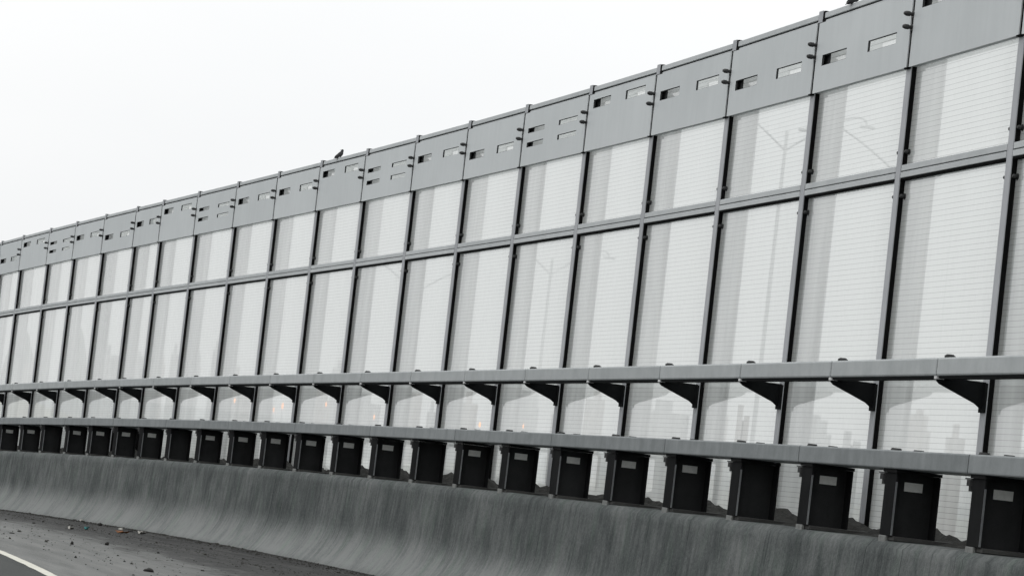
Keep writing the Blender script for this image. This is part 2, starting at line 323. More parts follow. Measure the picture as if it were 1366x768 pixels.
def cyl(bm, p0, p1, r0, r1=None, n=12, cap=True):
    p0, p1 = Vector(p0), Vector(p1); r1 = r0 if r1 is None else r1
    d = (p1-p0); q = d.to_track_quat('Z', 'Y').to_matrix().to_4x4()
    bmesh.ops.create_cone(bm, cap_ends=cap, segments=n, radius1=r0, radius2=r1, depth=d.length, matrix=Matrix.Translation((p0+p1)/2) @ q)
def tube(bm, pts, r, n=8):
    for a, b in zip(pts[:-1], pts[1:]): cyl(bm, a, b, r if not callable(r) else r(a), r if not callable(r) else r(b), n)
def extr(bm, outline, y0, y1):               # outline in (x, z); prism from y0 to y1
    a = [bm.verts.new((x, y0, z)) for x, z in outline]; b = [bm.verts.new((x, y1, z)) for x, z in outline]
    n = len(a); fs = [bm.faces.new(a), bm.faces.new(b[::-1])]
    for i in range(n): fs.append(bm.faces.new((a[i], b[i], b[(i+1) % n], a[(i+1) % n])))
    bmesh.ops.recalc_face_normals(bm, faces=fs)
def shear(bm, slope=0., tilt=True):
    for v in bm.verts:
        v.co.y += F_tilt*v.co.z if tilt else 0.
        v.co.z += slope*v.co.x
    return bm
def frame(s, d=0., yaw=None, at_z=0.):        # local x along the wall (away), y towards the carriageway, z up
    x, y = axis(s); t = heading(s)
    o = Vector((x - math.sin(t)*d, y + math.cos(t)*d, grade(s) + GZ + at_z))
    return Matrix.Translation(o) @ Matrix.Rotation(t if yaw is None else yaw, 4, 'Z')
def bay(s0, s1, d=0.):                        # chord between two stations: matrix, length, slope
    a, b = P(s0, d, 0), P(s1, d, 0); v = b-a; L = math.hypot(v.x, v.y)
    return Matrix.Translation(a) @ Matrix.Rotation(math.atan2(v.y, v.x), 4, 'Z'), L, v.z/L

# ------------------------------------------------------------------ NOISE BARRIER
posts = [POSTS[0]-k_*2.245 for k_ in range(7, 0, -1)] + POSTS
while posts[-1] < 60: posts.append(posts[-1]+2.245)
I0 = 7                                        # index of the first fitted post
ZT, ZB, ZM = F_zT, F_zB, F_zM
ZBASE = F_zC - .02
barrier = empty('noise_barrier', P(posts[0], 0, F_zC), 'tall curved noise barrier of clear striped sheets, grey posts and slotted grey top panels', 'noise barrier')
DEPTH = .30                                  # post depth
GL0, GL1 = -.068, -.050                       # acrylic sheet, back and front
bm = bmesh.new()
box(bm, -.051, .051, -.008, 0, ZBASE, ZT)
box(bm, -.058, .058, -DEPTH, -DEPTH+.01, ZBASE, ZT-.10)
box(bm, -.006, .006, -DEPTH+.011, -.009, ZBASE, ZT-.09)
box(bm, -.13, .13, -DEPTH-.05, .06, ZBASE-.0, ZBASE+.02)
post_me = mesh_of(shear(bm), 'post', M['post'])
bm = bmesh.new()
for sx in (-1, 1):
    x0, x1 = sorted((sx*.012, sx*.0512))
    box(bm, x0, x1, GL1+.001, -.0085, ZBASE+.03, ZT-.012)
    box(bm, x0, x1, -.083, GL0-.001, ZBASE+.03, ZT-.012)
box(bm, -.057, .057, .0005, .004, ZB+.002, ZT-.105)       # joint strip behind the fascia gap
box(bm, -.045, .045, -.004, .026, ZB-.012, ZB+.0)       # stop under the fascia joint
box(bm, -.0975, -.0515, -.048, -.003, ZT-.074, ZT-.006); box(bm, -.125, -.0515, -.048, -.001, ZT-.135, ZT-.0745)
seal_me = mesh_of(shear(bm), 'seal', M['rubber'])
def bolt_mesh(name, r, l, cap):
    bm = bmesh.new()
    cyl(bm, (0, 0, 0), (0, l*.55, 0), r*.72, r*.72, 10); cyl(bm, (0, l*.35, 0), (0, l*.75, 0), r, r, 10); cyl(bm, (0, l*.75, 0), (0, l, 0), r, r*.55, 10)
    if cap: cyl(bm, (0, -.002, 0), (0, .004, 0), r*1.5, r*1.5, 10)
    return mesh_of(bm, name, M['bolt'])
clamp_me = bolt_mesh('clamp_bolt', .017, .042, True)
dome_me = bolt_mesh('dome_bolt', .021, .078, True)
NB = len(posts)
fascia_kinds = {-2: 'mid', -1: 'low', 0: 'high', 1: 'low', 2: 'low', 3: 'mid', 4: 'high', 5: 'four', 6: 'low', 7: 'mid', 8: 'four', 9: 'high', 10: 'mid', 11: 'mid', 12: 'four', 13: 'high', 14: 'mid', 15: 'low', 16: 'mid', 17: 'four', 18: 'high', 19: 'low'}
slot_z = {'low': (.375,), 'mid': (.53,), 'high': (.69,), 'four': (.55, .325)}
ftext = {'low': 'fascia panel with two slots low down', 'mid': 'fascia panel with two slots at mid height', 'high': 'fascia panel with two slots near its top edge', 'four': 'fascia panel with four thin slots in two rows'}
def fascia_mesh(L, slope, kind):
    xs = [.029, L*.14, L*.425, L*.65, L*.915, L-.029]
    H = ZT-ZB; hz = .048 if kind != 'four' else .029
    zs = [ZB]
    for f in sorted(slot_z[kind]): zs += [ZB+f*H-hz, ZB+f*H+hz]
    zs.append(ZT-.116)
    bm = bmesh.new(); V = {}
    def v(i, j):
        if (i, j) not in V: V[i, j] = bm.verts.new((xs[i], .0145, zs[j]))
        return V[i, j]
    for i in range(len(xs)-1):
        for j in range(len(zs)-1):
            if i in (1, 3) and j % 2 == 1: continue
            bm.faces.new((v(i, j), v(i, j+1), v(i+1, j+1), v(i+1, j)))
    bmesh.ops.recalc_face_normals(bm, faces=bm.faces[:])
    r = bmesh.ops.extrude_face_region(bm, geom=bm.faces[:])
    for q in r['geom']:
        if isinstance(q, bmesh.types.BMVert): q.co.y -= .010
    bmesh.ops.recalc_face_normals(bm, faces=bm.faces[:])
    box(bm, xs[0]+.05, xs[-1]-.05, -.036, .0095, ZB+.001, ZB+.006)     # bottom return of the pressing
    return shear(bm, slope)
def sheet_mesh(L, slope, z0, z1):
    bm = bmesh.new(); uvl = bm.loops.layers.uv.new('sheet')
    box(bm, .008, L-.008, GL0, GL1, z0, z1)
    bm.normal_update()
    for f in bm.faces:
        f.material_index = 0 if f.normal.y > .5 else 1
        for l in f.loops: l[uvl].uv = (l.vert.co.x, l.vert.co.z)
    return shear(bm, slope)
for i, s in enumerate(posts):
    k = i - I0
    fm = frame(s)
    po = obj('post', post_me, None, barrier, fm)
    obj('seal', seal_me, None, po, fm)
    for sx, dz in ((-1, .165), (1, .165), (-1, -.195), (1, -.195)):
        z = ZM+dz
        obj('bolt', clamp_me, None, po, fm @ Matrix.Translation((sx*.083, GL1+.003+F_tilt*z, z)))
    for dz in (.325, .432):
        z = ZB+dz
        obj('bolt', dome_me, None, po, fm @ Matrix.Translation((-.004, .015+F_tilt*z, z)))
    if i == NB-1: break
    mat, L, sl = bay(s, posts[i+1])
    obj('glass_panel', sheet_mesh(L, sl, ZM+.055, ZT-.092), [M['glass'], M['glass_back']], barrier, mat)
    obj('glass_panel', sheet_mesh(L, sl, ZBASE+.03, ZM-.068), [M['glass'], M['glass_back']], barrier, mat)
    kind = fascia_kinds.get(k, ('mid', 'low', 'high')[k % 3])
    fo = obj('fascia_panel', fascia_mesh(L, sl, kind), M['fascia'], barrier, mat)
    fo['label'] = ftext[kind]
    H_ = ZT-ZB; hz_ = .048 if kind != 'four' else .029
    for f_ in slot_z[kind]:
        for xa, xb in ((L*.14, L*.425), (L*.65, L*.915)):
            za, zb = ZB+f_*H_-hz_, ZB+f_*H_+hz_; t_ = .0035
            bm = bmesh.new()  # dark lining added for the shade on the slot reveals
            box(bm, xa, xa+t_, -.004, .014, za, zb); box(bm, xb-t_, xb, -.004, .014, za, zb)
            box(bm, xa+t_+.0002, xb-t_-.0002, -.004, .0138, zb-t_, zb); box(bm, xa+t_+.0002, xb-t_-.0002, -.004, .0138, za, za+t_*.6)
            obj('slot_shade_lining', shear(bm, sl), M['slot_shade'], fo, mat)
    bm = bmesh.new(); box(bm, L-.24, L-.0635, -.047, -.040, ZB+.05, ZT-.145)  # dark strip added for the shade and gasket behind the slot
    obj('slot_shade', shear(bm, sl), M['slot_shade'], fo, mat)
    bm = bmesh.new()
    box(bm, .0625, L-.0625, -.075, -.001, ZM+.004, ZM+.053, .003)
    box(bm, .0625, L-.0625, -.075, .001, ZM-.052, ZM-.004, .003)
    tr = obj('transom', shear(bm, sl), M['steel'], barrier, mat)
    bm = bmesh.new()
    box(bm, .06, L-.06, -.07, -.006, ZM-.0675, ZM-.0525); box(bm, .06, L-.06, -.07, -.012, ZM-.0035, ZM+.0035)
    obj('seal', shear(bm, sl), M['rubber'], tr, mat)
    bm = bmesh.new()
    box(bm, .0625, L-.10, -.09, -.002, ZT-.075, ZT-.024, .004)
    tp = obj('top_rail', shear(bm, sl), M['steel'], barrier, mat)
    bm = bmesh.new()
    box(bm, .0625, L-.0625, -.08, -.02, ZT-.0905, ZT-.0755)
    obj('seal', shear(bm, sl), M['rubber'], tp, mat)
    bm = bmesh.new()
    box(bm, .0625, L-.0625, -.04, -.006, ZT-.14, ZT-.0915)
    obj('top_frame', shear(bm, sl), M['steel'], barrier, mat)

# ------------------------------------------------------------------ UPPER GUARD RAIL on tapered brackets
gr = empty('guard_rail', P(posts[0], F_dU, F_zU2), 'upper grey box guard rail carried on dark tapered brackets in front of the acrylic sheets', 'guard rail')
RH0, RH1, RD = F_zU2, F_zU1, .12
bm = bmesh.new()                              # bracket: plate at right angles to the wall, deep at the post, thin at the rail
prof = [(.002, RH0-.205), (.035, RH0-.19), (.07, RH0-.165), (F_dU-.035, RH0-.055), (F_dU-.012, RH0-.035), (F_dU-.012, RH0-.002), (.002, RH0-.002)]
def extr_x(bm, outline, x0, x1):
    a = [bm.verts.new((x0, y, z)) for y, z in outline]; b = [bm.verts.new((x1, y, z)) for y, z in outline]
    n = len(a); fs = [bm.faces.new(a), bm.faces.new(b[::-1])]
    for i in range(n): fs.append(bm.faces.new((a[i], b[i], b[(i+1) % n], a[(i+1) % n])))
    bmesh.ops.recalc_face_normals(bm, faces=fs)
extr_x(bm, prof, -.012, .012)
box(bm, -.055, .055, .001, .016, RH0-.225, RH0-.01)
box(bm, -.05, .05, F_dU-.11, F_dU-.016, RH0-.016, RH0-.0015)
bracket_me = mesh_of(shear(bm), 'bracket', M['dark'])
bm = bmesh.new()
cyl(bm, (-.12, F_dU-.05, RH1+.001), (-.12, F_dU-.05, RH1+.018), .04, .04, 14); cyl(bm, (-.12, F_dU-.05, RH1+.018), (-.12, F_dU-.05, RH1+.027), .034, .026, 14)
railbolt_me = mesh_of(shear(bm), 'bolt', M['bolt'])
bm = bmesh.new(); box(bm, -.022, .03, F_dU-.06, F_dU-.002, RH0-.022, RH0-.001)
shim_me = mesh_of(shear(bm), 'shim', M['zinc'])
for i, s in enumerate(posts):
    fm = frame(s)
    b = obj('bracket', bracket_me, None, gr, fm)
    obj('bolt', railbolt_me, None, b, fm); obj('shim', shim_me, None, b, fm)
    if i == NB-1: break
    mat, L, sl = bay(s, posts[i+1], F_dU)
    bm = bmesh.new(); box(bm, .006, L-.006, -RD, 0, RH0, RH1, .014, 2)
    r_ = obj('rail', shear(bm, sl), M['rail'], gr, mat)
    bm = bmesh.new(); box(bm, .06, L-.06, -RD+.02, -.014, RH0-.02, RH0-.001)
    obj('web_strip', shear(bm, sl), M['dark'], r_, mat)
    bm = bmesh.new(); box(bm, -.05, .0055, -RD+.01, -.008, RH0+.008, RH1-.008)
    obj('splice', shear(bm, sl), M['dark'], r_, mat)

# ------------------------------------------------------------------ LOWER PARAPET RAIL on dark posts
pl = list(PLINTHS)
pl = [pl[0]-k_*1.78 for k_ in range(8, 0, -1)] + pl
while pl[-1] < 58: pl.append(pl[-1]+1.78)
pr = empty('parapet_rail', P(pl[0], F_dL, F_zC), 'lower grey box rail on stubby dark posts along the concrete barrier top', 'parapet rail')
Z0, Z1 = F_zL2, F_zL1
FW, PD, D0 = .115, .34, F_dL-.025            # half flange width, depth, front face of the flange
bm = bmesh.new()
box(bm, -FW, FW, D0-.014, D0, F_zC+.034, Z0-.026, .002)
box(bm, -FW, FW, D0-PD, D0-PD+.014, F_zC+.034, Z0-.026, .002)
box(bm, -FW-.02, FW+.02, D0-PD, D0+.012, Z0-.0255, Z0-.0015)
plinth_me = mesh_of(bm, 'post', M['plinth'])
bm = bmesh.new(); box(bm, -.008, .008, D0-PD+.0145, D0-.0145, F_zC+.034, Z0-.026)
web_me = mesh_of(bm, 'web', M['web'])
bm = bmesh.new(); box(bm, -FW-.001, -FW+.0015, D0-.013, D0+.001, F_zC+.04, Z0-.09)
edge_me = mesh_of(bm, 'flange_edge', M['edge'])
bm = bmesh.new()
box(bm, -FW-.015, FW+.015, D0-PD-.26, D0-.02, F_zC+.003, F_zC+.033, .003)
bplate_me = mesh_of(bm, 'base_plate', M['baseplate'])
bm = bmesh.new(); box(bm, -.0125, -.0085, D0-.245, D0-.105, Z0-.15, Z0-.085)
label_me = mesh_of(bm, 'number_plate', M['plate'])
bm = bmesh.new()                             # faded characters on the plate: short dark strokes
for y in (-.205, -.18, -.155, -.14): box(bm, -.0135, -.0122, D0+y, D0+y+.010, Z0-.133, Z0-.108)
mark_me = mesh_of(bm, 'plate_marks', M['edge'])
bm = bmesh.new()
cyl(bm, (.195, D0-.03, Z0-.115), (.195, D0-.03, Z0-.04), .024, .024, 8); cyl(bm, (.195, D0-.03, Z0-.08), (.195, D0-.03, Z0-.038), .042, .042, 8)
hang_me = mesh_of(bm, 'bolt', M['bolt'])
bm = bmesh.new(); box(bm, FW+.0205, FW+.135, D0-.06, D0+.004, Z0-.037, Z0-.0265)
clip_me = mesh_of(bm, 'clip', M['bolt'])
bm = bmesh.new()
cyl(bm, (0, F_dL, Z1+.0005), (0, F_dL, Z1+.018), .042, .036, 12)
topbolt_me = mesh_of(bm, 'bolt', M['bolt'])
bm = bmesh.new(); box(bm, -FW*.2, FW+.004, D0-.019, D0+.004, F_zC-.02, F_zC+.033, .004)
pad_me = mesh_of(bm, 'grout_pad', M['grout'])
unlabelled = {3, 9, 16, 21}
for i, s in enumerate(pl):
    k = i-8
    fm = frame(s)
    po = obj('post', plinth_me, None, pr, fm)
    obj('flange_edge', edge_me, None, po, fm); obj('web', web_me, None, po, fm); obj('base_plate', bplate_me, None, po, fm); obj('grout_pad', pad_me, None, po, fm)
    obj('bolt', hang_me, None, po, fm); obj('clip', clip_me, None, po, fm)
    for bx, by in ((.02, -.05), (-.12, -.17)): obj('bolt', topbolt_me, None, po, fm @ Matrix.Translation((bx, by, 0)))
    if k in unlabelled: po['label'] = 'dark post without a number plate'
    else:
        obj('number_plate', label_me, None, po, fm)
        po['label'] = 'dark post with a small pale number plate'
ends = [pl[i]+.17 for i in range(0, len(pl), 2)]
for a, b in zip(ends[:-1], ends[1:]):
    # follow the curve with one bend over the middle post
    m0 = frame(a, F_dL); inv = m0.inverted()
    bm = bmesh.new()
    def ring(s, d0, d1):
        return [inv @ (P(s, d, 0) + Vector((0, 0, z))) for d, z in ((d0, Z0), (d0, Z1), (d1, Z1), (d1, Z0))]
    st = [a+.008, (a+b)/2, b-.008]; prev = None; first = None
    for s_ in st:
        vs = [bm.verts.new(p) for p in ring(s_, F_dL-.37, F_dL)]
        if prev:
            for j in range(4): bm.faces.new((prev[j], vs[j], vs[(j+1) % 4], prev[(j+1) % 4]))
        else: first = vs
        prev = vs
    bm.faces.new(first); bm.faces.new(prev[::-1])
    bmesh.ops.recalc_face_normals(bm, faces=bm.faces[:])
    le = [e for e in bm.edges if abs((e.verts[0].co-e.verts[1].co).x) > .5]
    bmesh.ops.bevel(bm, geom=le, offset=.011, segments=2, profile=.5, affect='EDGES')
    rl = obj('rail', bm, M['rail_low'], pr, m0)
    bm = bmesh.new(); box(bm, -.008, .008, -.36, -.006, Z0+.006, Z1-.006)
    obj('splice', bm, M['dark'], rl, m0)

# ------------------------------------------------------------------ CONCRETE BARRIER
G0 = -GZ
zc, dc, dg = F_zC, F_dC, F_dG
prof = [(-.42, G0-.5), (-.42, zc+.045), (.02, zc+.045), (.06, zc+.01), (dc-.06, zc), (dc-.035, zc-.008), (dc, zc-.05)]
ht = zc-G0
def face(u):            # u 0 top .. 1 foot: gentle batter, then the flared foot
    f = .085*u + .235*max(0, (u-.52)/.48)**1.9
    return dc + f*(dg-dc)/.32
for j in range(1, 17): prof.append((face(j/16), zc-.05-(ht-.05)*(j/16)))
prof.append((dg-.02, G0-.5))
NU = len(prof)
bm = bmesh.new(); uvl = bm.loops.layers.uv.new('sd')
rows = []
ss = [-32+.1*i for i in range(int(102/.1))]
for s in ss:
    row = []
    for j, (d, z) in enumerate(prof):
        w = 0.
        if 2 <= j <= 5: z += .012*noise.noise((s*1.7, d*3, 2.)) ; d += .008*noise.noise((s*3.1, z, 9.)) if j > 4 else 0
        if j in (5, 6): z -= .03*max(0., noise.noise((s*2.7, j*1.3, 3.)) - .1); d += .008*noise.noise((s*6., j*2.1, 8.))
        elif j > 6: d += .006*noise.noise((s*.8, z*2, 5.))
        row.append(bm.verts.new(P(s, d, z) - Vector((0, 0, 0))))
    rows.append(row)
def uvj(j):
    z = prof[j][1]; return max(-.2, (z-G0)/ht)
for a in range(len(ss)-1):
    for j in range(NU-1):
        f = bm.faces.new((rows[a][j], rows[a][j+1], rows[a+1][j+1], rows[a+1][j]))
        f.smooth = j >= 5
        for l, (aa, jj) in zip(f.loops, ((a, j), (a, j+1), (a+1, j+1), (a+1, j))): l[uvl].uv = (ss[aa], uvj(jj) if jj > 3 else 1.0 + .3*(4-jj))
bm.faces.new([r for r in rows[0]]); bm.faces.new([r for r in rows[-1]][::-1])
bmesh.ops.recalc_face_normals(bm, faces=bm.faces[:])
cb = obj('concrete_barrier', bm, M['concrete'])
tag(cb, 'stained grey concrete safety barrier with a flared foot beside the road shoulder', 'concrete barrier')
# heaps of old mortar and dirt lying on the barrier top between the dark posts
bm = bmesh.new()
ds = [-.02+.035*i for i in range(14)]
rows = []
ss = [-20+.05*i for i in range(int(80/.05))]
def heap(s, d):
    nearest = min(abs(s-p) for p in pl)
    mid = min(1., max(0., (nearest-.18)/.45))
    prof_d = max(0., 1-((d-.10)/.22)**2)
    n = .5+.7*noise.noise((s*1.4, d*3, 1.)) + .35*noise.noise((s*5, d*9, 4.)) + .15*noise.noise((s*16, d*20, 8.))
    return -.012 + prof_d*(.075+.11*mid)*max(.1, n)
for s in ss: rows.append([bm.verts.new(P(s, d, zc+heap(s, d)+ (.045 if d < .03 else .012))) for d in ds])
for a in range(len(ss)-1):
    for j in range(len(ds)-1): bm.faces.new((rows[a][j], rows[a][j+1], rows[a+1][j+1], rows[a+1][j])).smooth = True
bmesh.ops.recalc_face_normals(bm, faces=bm.faces[:])
mo = obj('mortar_bed', bm, M['mortar']); tag(mo, 'lumpy grey mortar and dirt heaped along the barrier top behind the dark posts', 'mortar', kind='stuff')

# ------------------------------------------------------------------ ROAD, LINE, GRIT
bm = bmesh.new(); uvl = bm.loops.layers.uv.new('sd')
dd = [dg-.12, 1.6, 2.4, 3.6, 5, 6, 8, 11, 15, 19, 24]
ss = [-95+.8*i for i in range(int(265/.8))]
rows = [[bm.verts.new(P(s, d, G0)) for d in dd] for s in ss]
for a in range(len(ss)-1):
    for j in range(len(dd)-1):
        f = bm.faces.new((rows[a][j], rows[a+1][j], rows[a+1][j+1], rows[a][j+1]))
        for l, (aa, jj) in zip(f.loops, ((a, j), (a+1, j), (a+1, j+1), (a, j+1))): l[uvl].uv = (ss[aa], dd[jj])
bm.normal_update()
bm.faces.ensure_lookup_table()
if bm.faces[0].normal.z < 0: bmesh.ops.reverse_faces(bm, faces=bm.faces[:])
rd = obj('road', bm, M['asphalt']); rd['kind'] = 'structure'
def strip(name, d0, d1, z, mat, s0=-95, s1=168, step=.8, jag=0.):
    bm = bmesh.new(); pv = None; s = s0
    while s < s1:
        v = [bm.verts.new(P(s, d0+jag*noise.noise((s*2.3, 1, 1)), z)), bm.verts.new(P(s, d1+jag*noise.noise((s*2.1, 7, 1)), z))]
        if pv: bm.faces.new((pv[0], v[0], v[1], pv[1]))
        pv = v; s += step
    bm.normal_update()
    if list(bm.faces)[0].normal.z < 0: bmesh.ops.reverse_faces(bm, faces=bm.faces[:])
    return obj(name, bm, mat)
ln_ = strip('road_marking', 5.975, 6.085, G0+.004, M['line'], step=.2, jag=.012); ln_['kind'] = 'structure'
# grit on the shoulder
bm = bmesh.new()
rng = random.Random(3)
for i in range(10500):
    s = rng.uniform(-2, 60); q = rng.random()
    d = dg+.02 + abs(rng.gauss(0, .28)) if q < .75 else dg + rng.uniform(0, 4.4)
    if q < .15: d = 2.6 + rng.gauss(0, .2)
    r = rng.uniform(.004, .010) if rng.random() > .035 else rng.uniform(.012, .024)
    c = P(s, d, G0); rot = rng.random()*6.28; e = rng.uniform(.7, 1.5); hh_ = r*rng.uniform(.5, 1.1)
    ri = [bm.verts.new(c + Vector((r*e*math.cos(rot+k*1.257), r*math.sin(rot+k*1.257), -.002))) for k in range(5)]
    tp_ = [bm.verts.new(c + Vector((r*.6*e*math.cos(rot+.3+k*1.257), r*.6*math.sin(rot+.3+k*1.257), hh_*rng.uniform(.6, 1.1)))) for k in range(5)]
    bm.faces.new(tp_)
    for k in range(5): bm.faces.new((ri[k], ri[(k+1) % 5], tp_[(k+1) % 5], tp_[k]))
gt = obj('grit', bm, M['soil']); tag(gt, 'scattered dark grit and silt washed along the foot of the concrete barrier', 'grit', kind='stuff')

def lump(name, s, d, r, mat, label, cat, flat=.55, elong=1.4, seed=0, yaw=0.):
    bm = bmesh.new(); bmesh.ops.create_icosphere(bm, subdivisions=3, radius=1.)
    for v in bm.verts:
        n = 1 + .38*noise.noise(v.co*1.3+Vector((seed*7.1, 0, 0))) + .22*noise.noise(v.co*3.1+Vector((0, seed*3.3, 0)))
        v.co = Vector((v.co.x*n*r*elong, v.co.y*n*r, max(v.co.z*n, -.35)*r*flat))
    c = P(s, d, G0+.35*r*flat-.002)
    o = obj(name, bm, mat, None, Matrix.Translation(c) @ Matrix.Rotation(heading(s)+yaw, 4, 'Z'), True)
    return tag(o, label, cat)
def scrap(name, s, d, w, h, mat, label, cat, seed=0, yaw=0., curl=.35):
    bm = bmesh.new(); n = 7
    vs = [[bm.verts.new(((i/(n-1)-.5)*w*(1+.15*noise.noise((j, seed, 1.))), (j/(n-1)-.5)*h*(1+.2*noise.noise((i, seed, 5.))), curl*h*abs(noise.noise((i*.5, j*.4, seed*2.7))) + curl*h*.8*((i/(n-1)-.5)*2)**2)) for j in range(n)] for i in range(n)]
    for i in range(n-1):
        for j in range(n-1): bm.faces.new((vs[i][j], vs[i+1][j], vs[i+1][j+1], vs[i][j+1]))
    bmesh.ops.recalc_face_normals(bm, faces=bm.faces[:])
    r = bmesh.ops.extrude_face_region(bm, geom=bm.faces[:])
    for q in r['geom']:
        if isinstance(q, bmesh.types.BMVert): q.co.z += .003
    bmesh.ops.recalc_face_normals(bm, faces=bm.faces[:])
    o = obj(name, bm, mat, None, Matrix.Translation(P(s, d, G0+.003)) @ Matrix.Rotation(heading(s)+yaw, 4, 'Z'), True)
    return tag(o, label, cat)
def ground_at(u, v):                          # station and offset of a spot on the shoulder seen at (u, v) in the photograph
    d = CAMR.transposed() @ Vector(((u-683)/4000, 1, -(v-384)/4000)); s = 20.
    for _ in range(25):
        t = (-GZ + grade(s))/d.z; X, Y = d.x*t, d.y*t
        best = None
        for k in range(-1900, 3500, 4):
            q = _PTS[k]; e = (q[0]-X)**2 + (q[1]-Y)**2
            if best is None or e < best[0]: best = (e, k)
        s = best[1]*_H
    q = _PTS[best[1]]; t = heading(s)
    return s, -(X-q[0])*math.sin(t) + (Y-q[1])*math.cos(t)
DEBRIS = [
 ('lump', 15.95, 4.97, 'clod', 0.031, 'clod', 'flat black lump of dirt on the shoulder at the left edge of the picture', 'clod', 0.35, 2.2, 1),
 ('lump', 13.95, 4.6, 'clod', 0.0186, 'clod', 'upright black crumb on the shoulder, left of the two above the pale strip', 'clod', 1.6, 0.9, 2),
 ('lump', 15.1, 3.99, 'clod', 0.0248, 'clod', 'black crumb standing on the shoulder, right of the upright one', 'clod', 1.2, 1.2, 3),
 ('lump', 8.2, 4.75, 'clod', 0.0465, 'clod', 'largest black lump, lying alone on the pale shoulder near the bottom edge', 'clod', 0.6, 1.5, 4),
 ('lump', 9.65, 4.68, 'clod', 0.0136, 'clod', 'small black pellet above and left of the largest lump', 'clod', 0.9, 1.0, 5),
 ('lump', 10.1, 4.68, 'clod', 0.0124, 'clod', 'grey-black pellet left of the small black pellet', 'clod', 0.8, 1.0, 6),
 ('lump', 9.8, 5.22, 'clod', 0.0136, 'clod', 'small dark pellet lying halfway between white line and upright crumb', 'clod', 1.2, 0.9, 7),
 ('lump', 11.55, 4.73, 'clod', 0.0136, 'clod', 'flat dark crumb below the standing black crumb', 'clod', 0.5, 1.6, 8),
 ('lump', 10.85, 4.72, 'clod', 0.0099, 'clod', 'tiny dark pellet right of the flat crumb', 'clod', 0.8, 1.0, 9),
 ('lump', 14.0, 3.6, 'clod', 0.0161, 'clod', 'dark pellet on the shoulder below the barrier foot, farthest right', 'clod', 0.8, 1.2, 10),
 ('lump', 27.0, 1.53, 'clod', 0.0341, 'clod', 'black lump of dirt against the barrier foot, left of the brown leaf', 'clod', 1.0, 1.0, 11),
 ('lump', 24.15, 1.73, 'clod', 0.0372, 'clod', 'long black lump at the barrier foot between brown leaf and white scrap', 'clod', 0.5, 2.0, 12),
 ('lump', 24.8, 0.97, 'clod', 0.0279, 'clod', 'dark lump at the barrier foot, right of the white scrap', 'clod', 0.7, 1.3, 13),
 ('lump', 24.2, 0.91, 'clod', 0.0372, 'clod', 'black lump at the barrier foot, rightmost of all', 'clod', 0.7, 1.6, 14),
 ('lump', 7.0, 5.08, 'clod', 0.0124, 'clod', 'small dark pellet just left of the largest lump by the bottom edge', 'clod', 0.7, 1.2, 15),
 ('scrap', 22.1, 2.33, 'dead_leaf', 0.195, 0.12, 'leaf', 'orange-brown dead leaf litter at the barrier foot', 'leaf', 1, 0.3, 0.25),
 ('scrap', 22.95, 1.85, 'paper_scrap', 0.12, 0.09, 'paper', 'white scrap of paper at the barrier foot right of the brown leaf', 'scrap', 2, 0.2, 0.4),
 ('scrap', 21.15, 3.26, 'paper_scrap', 0.068, 0.06, 'paper', 'pale crumpled scrap in the dark silt left of the teal scrap', 'scrap', 3, 0.5, 0.6),
 ('scrap', 21.65, 2.94, 'plastic_scrap', 0.045, 0.06, 'teal', 'small teal plastic scrap in the dark silt', 'scrap', 4, 0.9, 0.8),
 ('scrap', 29.0, 1.35, 'paper_scrap', 0.068, 0.053, 'paper', 'whitish scrap lying against the barrier foot above the teal scrap', 'scrap', 5, 0.2, 0.5),
 ('lump', 25.2, 1.63, 'stone', 0.0341, 'pebble', 'pale stone touching the top of the brown leaf', 'stone', 0.6, 1.6, 16)]
for q in DEBRIS:
    kind, s, d = q[0], q[1], q[2]
    if kind == 'lump': lump(q[3], s, d, q[4], M[q[5]], q[6], q[7], *q[8:])
    else: scrap(q[3], s, d, q[4], q[5], M[q[6]], q[7], q[8], *q[9:])

